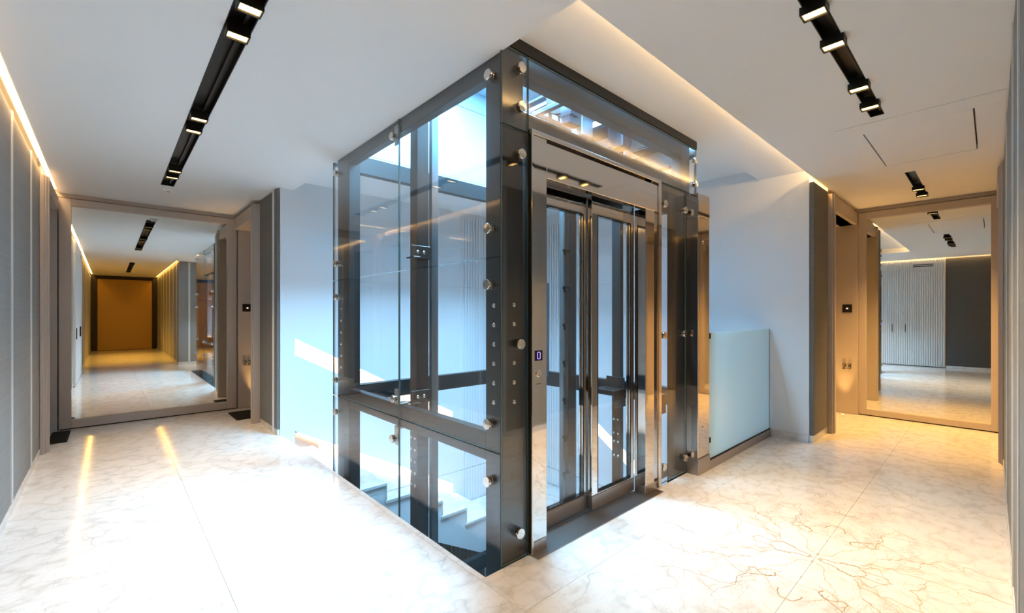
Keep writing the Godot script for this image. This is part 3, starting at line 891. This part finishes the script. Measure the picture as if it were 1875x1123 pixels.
func build_shaft() -> void:
	var s := thing("lift_shaft", "glass lift shaft with dark steel frame and chrome clamp bolts", "lift shaft", P(2.55, 0, 2.8))
	var lo := -3.15
	var dk: Material = M.dark_steel
	# corner posts
	box(s, "post", dk, 1.488, 1.640, lo, 2.70, 1.70, 1.835, 0.004)
	box(s, "post", dk, 1.488, 1.585, lo, 2.70, 3.655, 3.90, 0.004)
	box(s, "post", dk, 3.245, 3.60, lo, 2.24, 1.722, 1.734, 0.003)
	box(s, "post", dk, 3.44, 3.60, 2.24, 2.70, 1.72, 1.80, 0.004)
	box(s, "post", dk, 3.50, 3.60, lo, 2.70, 3.78, 3.90, 0.004)
	box(s, "post", dk, 3.012, 3.10, lo, 2.24, 1.722, 1.80, 0.004)
	# beams: top, middle, below the floor
	for y in [[2.545, 2.70], [0.50, 0.652], [-1.55, -1.40]]:
		box(s, "beam", dk, 1.490, 1.55, y[0], y[1], 1.835, 3.655, 0.003)
		box(s, "beam", dk, 1.585, 3.50, y[0], y[1], 3.82, 3.89, 0.003)
		box(s, "beam", dk, 3.54, 3.60, y[0], y[1], 1.80, 3.78, 0.003)
	box(s, "beam", dk, 1.640, 3.44, 2.575, 2.70, 1.72, 1.80, 0.003)
	box(s, "beam", dk, 1.640, 3.44, 2.24, 2.385, 1.72, 1.80, 0.003)
	box(s, "beam", dk, 3.10, 3.245, 0.50, 0.652, 1.74, 1.80, 0.003)
	box(s, "beam", dk, 3.10, 3.245, 0.0, 0.10, 1.73, 1.80, 0.003)
	box(s, "beam", dk, 3.10, 3.245, 2.07, 2.24, 1.73, 1.80, 0.003)
	# left face: three rows of two panes
	var A := 1.46
	var rows := [[-0.43, 0.567], [0.573, 1.572], [1.578, 2.65]]
	var colsb := [[1.682, 2.740], [2.746, 3.94]]
	var bl := [[[1.765, 0.415], [2.805, 0.419], [3.847, 0.434]], [[1.765, 1.436], [1.765, 0.713], [2.789, 0.698], [3.847, 1.431], [3.847, 0.710]], [[1.757, 2.519], [1.76, 1.725], [2.805, 2.513], [3.847, 2.504], [3.847, 1.721]]]
	for r in 3:
		var ps := []
		for c in 2:
			ps.append(pane(s, "glass_pane", A, A + 0.012, rows[r][0], rows[r][1], colsb[c][0], colsb[c][1]))
		for q in bl[r]:
			bolt(ps[0] if q[0] < 2.74 else ps[1], P(A, q[1], q[0]), Vector3.LEFT)
			var std := box(ps[0] if q[0] < 2.74 else ps[1], "stand_off", M.bolt_steel, A + 0.012, 1.489, q[1] - 0.009, q[1] + 0.009, q[0] - 0.009, q[0] + 0.009, 0.003)
			std.set_meta("label", "steel stand-off behind the glass")
	for y in [1.332, 1.23, 1.129, 1.027, 0.925, 0.824]:
		bolt(s.get_node("post"), P(1.488, y - 0.005, 1.765), Vector3.LEFT, false, "rivet")
		bolt(s.get_node("post"), P(1.488, y - 0.005, 3.82), Vector3.LEFT, false, "rivet")
	for y in [1.332, 1.23, 1.026, 0.923, 0.821]:
		bolt(s.get_node("post"), P(1.572, y, 1.70), Vector3.BACK, false, "rivet")
	# patch fittings where the left panes meet
	for q in [[2.46, 2.60, -1], [0.652, 0.76, 1], [0.37, 0.50, -1]]:
		boxes(s, "patch_fitting", M.satin_steel, [[1.476, 1.484, q[0], q[1], 2.765, 2.835], [1.476, 1.56, (q[1] - 0.012) if q[2] < 0 else q[0], q[1] if q[2] < 0 else (q[0] + 0.012), 2.765, 2.835]], 0.002)
	# front face
	var B := 1.67
	var f1 := pane(s, "glass_pane", 1.462, 1.646, 0.004, 2.246, B, B + 0.012)
	for q in [[1.581, 2.115], [1.574, 1.127], [1.57, 0.146]]:
		bolt(f1, P(q[0], q[1], B), Vector3.BACK)
	var f2 := pane(s, "glass_pane", 1.462, 1.646, 2.252, 2.655, B, B + 0.012)
	for q in [[1.581, 2.566], [1.581, 2.363]]:
		bolt(f2, P(q[0], q[1], B), Vector3.BACK)
	var f3 := pane(s, "glass_pane", 1.650, 3.617, 2.272, 2.655, B, B + 0.012)
	for q in [[3.567, 2.55], [3.567, 2.355]]:
		bolt(f3, P(q[0], q[1], B), Vector3.BACK)
	var f4 := pane(s, "glass_pane", 3.006, 3.436, 0.012, 2.266, B, B + 0.012)
	for q in [[3.067, 2.108], [3.386, 2.11], [3.058, 1.124], [3.377, 1.127], [3.05, 0.14], [3.386, 0.135]]:
		bolt(f4, P(q[0], q[1], B), Vector3.BACK)
	box(s, "top_trim", M.black_gloss, 1.462, 3.617, 2.657, 2.72, B - 0.004, B + 0.02)
	box(s, "top_trim", M.black_gloss, A - 0.002, A + 0.02, 2.652, 2.70, 1.70, 3.94)
	# back and right faces
	for r in [[-0.43, 0.567], [0.573, 1.572], [1.578, 2.60]]:
		pane(s, "glass_pane", 1.475, 3.61, r[0], r[1], 3.93, 3.942, M.glass_clear)
		pane(s, "glass_pane", 3.618, 3.630, r[0], r[1], 1.69, 3.92, M.glass_clear)
	# guide rails and their columns
	var g := box(s, "guide_column", M.rail_steel, 1.605, 1.70, lo, 3.6, 2.745, 2.845, 0.003)
	box(g, "rail", M.rail_bright, 1.735, 1.765, lo, 3.6, 2.76, 2.80, 0.002)
	box(g, "rail_blade", M.rail_bright, 1.765, 1.80, lo, 3.6, 2.774, 2.786, 0.002)
	for y in [1.72, 0.70, -0.6]:
		boxes(g, "bracket", M.rail_steel, [[1.55, 1.70, y - 0.045, y + 0.045, 2.725, 2.745], [1.55, 1.605, y - 0.045, y - 0.035, 2.70, 2.80]], 0.002)
		for k in 2:
			bolt(g, P(1.60 + k * 0.05, y, 2.725), Vector3.BACK, false, "rivet")
	for k in 5:
		bolt(g, P(1.605, 0.40 - k * 0.085, 2.775), Vector3.LEFT, false, "rivet")
		bolt(g, P(1.605, 0.40 - k * 0.085, 2.825), Vector3.LEFT, false, "rivet")
	var g2 := box(s, "guide_column", M.rail_steel, 3.30, 3.42, lo, 3.0, 2.79, 2.88, 0.003)
	box(g2, "rail", M.rail_bright, 3.235, 3.262, lo, 3.0, 2.80, 2.85, 0.002)
	for k in 9:
		var y := -1.0 + k * 0.36
		boxes(g2, "rail_clip", M.black_gloss, [[3.225, 3.30, y, y + 0.03, 2.775, 2.80], [3.225, 3.25, y - 0.03, y, 2.775, 2.79]], 0.002)
	var g3 := box(s, "guide_column", M.rail_steel, 3.49, 3.54, lo, 3.0, 2.325, 2.42, 0.003)
	boxes(g3, "bracket", M.dark_steel, [[3.30, 3.48, 0.44, 0.60, 2.26, 2.27], [3.30, 3.48, 0.588, 0.60, 2.27, 2.50], [3.47, 3.48, 0.60, 0.70, 2.27, 2.47]], 0.003)
	for k in 4:
		for j in 2:
			bolt(g3, P(3.49, 0.30 - [0.0, 0.13, 0.21, 0.34][k], 2.35 + j * 0.045), Vector3.LEFT, false, "rivet")
	part(s, "perforated_plate", slots_plate(), M.machine_blue)

func slots_plate() -> ArrayMesh:
	# upright plate in the b-Y plane with real slots cut through
	var holes := []
	for gk in 3:
		for k in 3:
			var y: float = 0.66 + gk * 0.33 + k * 0.075
			holes.append([y, y + 0.055])
	var st := begin()
	var l := 3.26
	var r := 3.40
	var h0 := 3.31
	var h1 := 3.335
	add_box(st, P(3.525, 0.60, l), P(3.532, 1.62, h0))
	add_box(st, P(3.525, 0.60, h1), P(3.532, 1.62, r))
	var y := 0.60
	for h in holes:
		add_box(st, P(3.525, y, h0), P(3.532, h[0], h1))
		y = h[1]
	add_box(st, P(3.525, y, h0), P(3.532, 1.62, h1))
	return st.commit()

func build_shaft_head() -> void:
	# the closed top of the shaft above the ceiling, with its lit laylight
	var w := structure("wall_shaft_head", "pale blue-grey steel panels lining the head of the lift shaft", "wall")
	var top := 3.78
	var ys := [2.62, 2.757, 3.562, top + 0.03]
	var yy := [2.763, 3.568]
	for i in 3:
		var y0: float = ys[i] if i == 0 else yy[i - 1]
		var y1: float = ys[i + 1]
		box(w, "head_panel", M.head_panel, 1.46, 3.63, y0, y1, 3.945, 3.965, 0.002)
		box(w, "head_panel", M.head_panel, 3.632, 3.652, y0, y1, 1.68, 3.945, 0.002)
		if i > 0:
			box(w, "head_panel", M.head_panel, 1.43, 1.45, maxf(y0, 2.77), y1, 1.66, 3.965, 0.002)
			box(w, "head_panel", M.head_panel, 1.45, 3.652, maxf(y0, 2.77), y1, 1.64, 1.66, 0.002)
	box(w, "bottom_trim", M.dark_steel, 1.47, 3.62, 2.598, 2.62, 3.925, 3.968, 0.002)
	box(w, "bottom_trim", M.dark_steel, 3.612, 3.655, 2.598, 2.62, 1.69, 3.92, 0.002)
	box(w, "backing", M.slab_core, 1.40, 3.70, 3.0, top + 0.05, 3.966, 4.06)
	box(w, "backing", M.slab_core, 3.654, 3.74, 3.0, top + 0.05, 1.60, 4.06)
	box(w, "backing", M.slab_core, 1.34, 1.43, 3.0, top + 0.05, 1.60, 4.06)
	box(w, "backing", M.slab_core, 1.34, 3.74, 3.0, top + 0.05, 1.55, 1.64)
	box(w, "lid", M.slab_core, 1.34, 3.74, top + 0.04, top + 0.14, 1.55, 4.06)
	var l := thing("skylight_panel", "bright white daylight panel at the top of the lift shaft", "ceiling light", P(2.54, top, 2.8))
	box(l, "diffuser_light", M.skylight_white, 1.90, 3.10, top + 0.02, top + 0.035, 2.15, 3.35)
	boxes(l, "frame", M.head_panel, [[1.46, 1.90, top, top + 0.035, 1.66, 3.94], [3.10, 3.63, top, top + 0.035, 1.66, 3.94], [1.90, 3.10, top, top + 0.035, 1.66, 2.15], [1.90, 3.10, top, top + 0.035, 3.35, 3.94]])
	area("skylight_panel_light", P(2.50, top - 0.01, 2.75), aimed(Vector3.DOWN, Vector3.RIGHT), Vector2(1.18, 1.18), SKY_E, SKY_C)
	# hoist
	var m := thing("hoist_machine", "lift hoist motor with cooling fins above the lift doors", "hoist motor", P(3.2, 3.0, 2.55))
	boxes(m, "bed_frame", M.machine_blue, [[2.75, 3.62, 3.06, 3.10, 2.28, 2.36], [2.75, 3.62, 3.06, 3.10, 2.76, 2.84], [2.75, 2.80, 3.02, 3.06, 2.28, 2.84], [3.4, 3.62, 3.02, 3.06, 2.28, 2.84]], 0.003)
	var mot := part(m, "motor", lathe([Vector2(0.0, -0.17), Vector2(0.09, -0.17), Vector2(0.10, -0.155), Vector2(0.10, 0.155), Vector2(0.09, 0.17), Vector2(0.0, 0.17)], 28), M.machine_blue, P(3.22, 3.22, 2.56))
	mot.rotation.z = PI / 2
	for k in 15:
		var fin := part(m, "fin", lathe([Vector2(0.10, -0.004), Vector2(0.132, -0.004), Vector2(0.132, 0.004), Vector2(0.10, 0.004)], 28), M.aluminium_fin, P(3.08 + k * 0.020, 3.22, 2.56))
		fin.rotation.z = PI / 2
	var sh := part(m, "sheave", lathe([Vector2(0.03, -0.05), Vector2(0.17, -0.05), Vector2(0.18, -0.04), Vector2(0.165, -0.02), Vector2(0.165, 0.02), Vector2(0.18, 0.04), Vector2(0.17, 0.05), Vector2(0.03, 0.05)], 32), M.dark_steel, P(2.97, 3.22, 2.56))
	sh.rotation.z = PI / 2
	box(m, "brake_box", M.machine_blue, 3.36, 3.50, 2.78, 3.05, 2.22, 2.38, 0.012)
	box(m, "mount", M.rail_bright, 3.02, 3.18, 2.84, 3.06, 2.40, 2.52, 0.008)
	boxes(m, "mount", M.machine_blue, [[2.85, 2.95, 2.96, 3.06, 2.38, 2.5], [2.85, 3.0, 2.90, 2.96, 2.40, 2.48]], 0.004)
	for k in 4:
		var rp := part(m, "rope", lathe([Vector2(0.005, 2.78), Vector2(0.005, 3.25)], 8), M.rail_steel, P(2.95 + k * 0.014, 0.0, 2.73))
		rp.position += Vector3.ZERO
	var cb := thing("control_box", "dark rectangular junction box hung in the shaft head", "junction box", P(3.53, 2.66, 2.08))
	box(cb, "case", M.machine_blue, 3.44, 3.62, 2.72, 3.06, 1.99, 2.18, 0.006)
	box(cb, "lid", M.dark_steel, 3.432, 3.44, 2.735, 3.045, 2.005, 2.165, 0.003)
	# vent louvre high on the back wall
	var lv := thing("louvre", "dark slotted louvre high in the shaft head", "vent", P(3.62, 3.7, 3.3))
	for k in 2:
		box(lv, "slat", M.machine_blue, 3.60, 3.63, 3.58 + k * 0.10, 3.63 + k * 0.10, 3.28, 3.68, 0.004)
	box(lv, "upright", M.dark_steel, 3.59, 3.63, 2.80, 3.77, 3.15, 3.19, 0.003)
	box(lv, "frame", M.flute_paint, 3.62, 3.632, 3.56, 3.77, 3.24, 3.72, 0.002)

func build_lift_door() -> void:
	var t := thing("lift_door", "polished steel lift doorway with two glazed sliding doors", "lift door", P(2.33, 0, 1.70))
	var st: Material = M.steel
	# left jamb with the call panel
	var jl := box(t, "jamb", st, 1.656, 1.776, 0.062, 2.264, 1.655, 1.745, 0.003)
	box(t, "kick_plate", M.satin_steel, 1.656, 1.776, 0.0, 0.062, 1.655, 1.745, 0.002)
	box(t, "edge_trim", st, 1.650, 1.664, 0.0, 2.268, 1.645, 1.656, 0.002)
	# right jamb, stepped
	boxes(t, "jamb", st, [[2.796, 2.912, 0.062, 2.03, 1.655, 1.745], [2.912, 2.965, 0.062, 2.264, 1.675, 1.745]], 0.002)
	box(t, "kick_plate", M.satin_steel, 2.796, 2.965, 0.0, 0.062, 1.660, 1.745, 0.002)
	box(t, "edge_trim", st, 2.965, 3.003, 0.0, 2.268, 1.645, 1.735, 0.003)
	# header
	box(t, "header", st, 1.776, 2.965, 2.03, 2.225, 1.655, 1.70, 0.003)
	box(t, "header_back", st, 1.664, 2.965, 2.20, 2.243, 1.702, 1.74)
	box(t, "edge_trim", st, 1.650, 3.003, 2.242, 2.268, 1.645, 1.70, 0.002)
	# leaves
	var leaf := func(a0: float, a1: float, g0: float, g1: float, b: float) -> void:
		var l := boxes(t, "door_leaf", st, [[a0, g0, 0.10, 2.05, b, b + 0.034], [g1, a1, 0.10, 2.05, b, b + 0.034], [g0, g1, 1.925, 2.05, b, b + 0.034], [g0, g1, 0.10, 0.116, b, b + 0.034]], 0.002)
		box(l, "kick_plate", M.satin_steel, a0, a1, 0.012, 0.10, b - 0.001, b + 0.034, 0.002)
		pane(l, "glass_pane", g0, g1, 0.116, 1.925, b + 0.012, b + 0.022)
		boxes(l, "gasket", M.rubber_black, [[g0 - 0.006, g0, 0.11, 1.931, b - 0.0015, b + 0.002], [g1, g1 + 0.006, 0.11, 1.931, b - 0.0015, b + 0.002], [g0, g1, 1.925, 1.931, b - 0.0015, b + 0.002], [g0, g1, 0.110, 0.116, b - 0.0015, b + 0.002]])
	leaf.call(1.80, 2.335, 1.86, 2.262, 1.79)
	leaf.call(2.302, 2.796, 2.367, 2.745, 1.748)
	box(t, "track_cover", M.satin_steel, 1.78, 2.80, 2.055, 2.20, 1.75, 1.83)
	# sill with its grooves
	boxes(t, "sill", M.satin_steel, [[1.650, 2.945, 0.0005, 0.006, 1.598, 1.745], [1.776, 2.796, -0.01, 0.004, 1.745, 1.76], [1.776, 2.796, -0.01, 0.004, 1.775, 1.80], [1.776, 2.796, -0.01, 0.004, 1.815, 1.84]], 0.001)
	# call panel
	box(jl, "display_glass", M.black_gloss, 1.680, 1.740, 1.031, 1.087, 1.6535, 1.656, 0.0008)
	var ca := 1.710
	var cy := 1.059
	var dg := boxes(jl, "display_digit", M.display_violet, [[ca - 0.012, ca - 0.0095, cy - 0.016, cy + 0.016, 1.6522, 1.6536], [ca + 0.0095, ca + 0.012, cy - 0.016, cy + 0.016, 1.6522, 1.6536], [ca - 0.0085, ca + 0.0085, cy + 0.0165, cy + 0.019, 1.6522, 1.6536], [ca - 0.0085, ca + 0.0085, cy - 0.019, cy - 0.0165, 1.6522, 1.6536]])
	dg.set_meta("label", "violet illuminated 0")
	var bt := part(jl, "call_button", lathe([Vector2(0.0, 0.0), Vector2(0.019, 0.0), Vector2(0.019, 0.003), Vector2(0.016, 0.005), Vector2(0.0145, 0.002), Vector2(0.0, 0.003)]), M.bolt_steel, P(ca, 0.962, 1.655))
	bt.rotation.x = PI / 2
	box(jl, "engraved_line", M.plate_dark, ca - 0.022, ca + 0.022, 0.905, 0.908, 1.6543, 1.6552)

func build_balustrade() -> void:
	var n := thing("newel_post", "polished steel box post between lift and frosted balustrade", "post", P(3.55, 0, 1.62))
	box(n, "shaft_face", M.steel, 3.44, 3.647, 0.135, 2.05, 1.575, 1.70, 0.003)
	box(n, "cap", M.steel, 3.44, 3.647, 2.055, 2.245, 1.572, 1.70, 0.003)
	box(n, "base", M.satin_steel, 3.44, 3.650, 0.0, 0.13, 1.570, 1.70, 0.003)
	box(n, "filler", M.steel, 3.446, 3.641, 0.128, 2.06, 1.579, 1.695)
	for y in [1.86, 0.37]:
		bolt(n.get_node("shaft_face"), P(3.53, y, 1.575), Vector3.BACK, false, "screw")
	var t := thing("balustrade", "frosted glass balustrade panel on steel base beside stair void", "balustrade", P(4.4, 0, 1.59))
	box(t, "base_rail", M.satin_steel, 3.652, 5.128, 0.0, 0.074, 1.572, 1.61, 0.003)
	box(t, "seal", M.rubber_black, 3.652, 5.128, 0.074, 0.084, 1.576, 1.602)
	box(t, "frosted_panel", M.frosted_glass, 3.660, 5.110, 0.084, 1.128, 1.582, 1.598, 0.001)
	box(t, "edge_seal", M.rubber_black, 5.110, 5.118, 0.084, 1.125, 1.580, 1.60)
	for y in [1.10, 0.24]:
		box(t, "clip", M.rubber_black, 3.651, 3.676, y - 0.022, y + 0.022, 1.574, 1.604, 0.002)

func build_stairs() -> void:
	var t := thing("staircase", "white marble stairs descending behind the lift shaft", "stairs", P(2.6, -1.4, 4.5))
	var rise := 0.175
	var run := 0.32
	var prof := [Vector2(1.345, -0.03)]
	for k in range(1, 8):
		var x0 := 1.345 + (k - 1) * run
		box(t, "tread", M.marble_stair, x0 - 0.018, x0 + run, -rise * k - 0.03, -rise * k, 3.955, 5.088, 0.003)
		box(t, "riser", M.marble_stair, x0 - 0.012, x0 + 0.006, -rise * k, -rise * (k - 1) - 0.03, 3.965, 5.088)
		prof.append(Vector2(x0, -rise * k - 0.03))
		prof.append(Vector2(x0 + run, -rise * k - 0.03))
	prof.append(Vector2(1.345 + 7 * run, -1.70))
	prof.append(Vector2(1.345, -1.70 + 7 * run * 0.553))
	prof[0] = Vector2(1.345, -0.20)
	part(t, "stringer", prism(prof, 3.97, 5.088, true), M.stair_paint)
	box(t, "riser", M.marble_stair, 3.573, 3.591, -1.4, -1.255, 3.965, 5.088)
	box(t, "landing", M.marble_stair, 3.573, 5.128, -1.43, -1.402, 3.955, 5.068, 0.003)
	box(t, "landing_slab", M.stair_paint, 3.585, 5.128, -1.70, -1.43, 3.97, 5.068)
	var prof2 := [Vector2(3.96, -1.45)]
	for k in range(1, 10):
		var y0 := 3.96 - (k - 1) * run
		box(t, "tread", M.marble_stair, 4.02, 5.148, -1.4 - rise * k - 0.03, -1.4 - rise * k, y0 - run, y0 + 0.018, 0.003)
		box(t, "riser", M.marble_stair, 4.03, 5.148, -1.4 - rise * k, -1.4 - rise * (k - 1) - 0.03, y0 - 0.006, y0 + 0.012)
		prof2.append(Vector2(y0, -1.4 - rise * k - 0.03))
		prof2.append(Vector2(y0 - run, -1.4 - rise * k - 0.03))
	prof2.append(Vector2(3.96 - 9 * run, -3.19))
	prof2.append(Vector2(3.96 - 8.2 * run, -3.19))
	prof2.append(Vector2(3.96, -1.70))
	part(t, "stringer", prism(prof2, 4.03, 5.148, false), M.stair_paint)

const SKY_E := 35.0
const SKY_C := Color(0.56, 0.83, 1.0)

func _ready() -> void:
	# camera: level, two-point perspective, slight upward shift
	var cam := Camera3D.new()
	cam.name = "camera"
	add_child(cam)
	cam.position = Vector3(0, 1.284, 0)
	cam.rotation_degrees = Vector3(0, -42.48, 0)
	cam.projection = Camera3D.PROJECTION_FRUSTUM
	cam.near = 0.05
	cam.far = 60.0
	cam.size = 0.05 * 1123.0 / 805.4
	cam.frustum_offset = Vector2(0, 0.05 * 13.5 / 805.4)
	cam.current = true
	var we := WorldEnvironment.new()
	we.name = "environment"
	var env := Environment.new()
	env.background_mode = Environment.BG_COLOR
	env.background_color = Color(0.0, 0.0, 0.0)
	env.tonemap_mode = Environment.TONE_MAPPER_LINEAR
	env.tonemap_exposure = 1.4
	env.sdfgi_enabled = true
	env.ssao_enabled = true
	env.ssil_enabled = true
	we.environment = env
	add_child(we)
	make_materials()
	build_floor()
	build_ceiling()
	build_walls()
	build_shaft_head()
	build_lamps()
	build_shaft()
	build_lift_door()
	build_balustrade()
	build_stairs()
	big_mirror("large framed mirror at the end of the left corridor", true)
	big_mirror("large framed mirror at the end of the right corridor", false)
	build_doors()
	build_wardrobe()
	build_ceiling_bits()
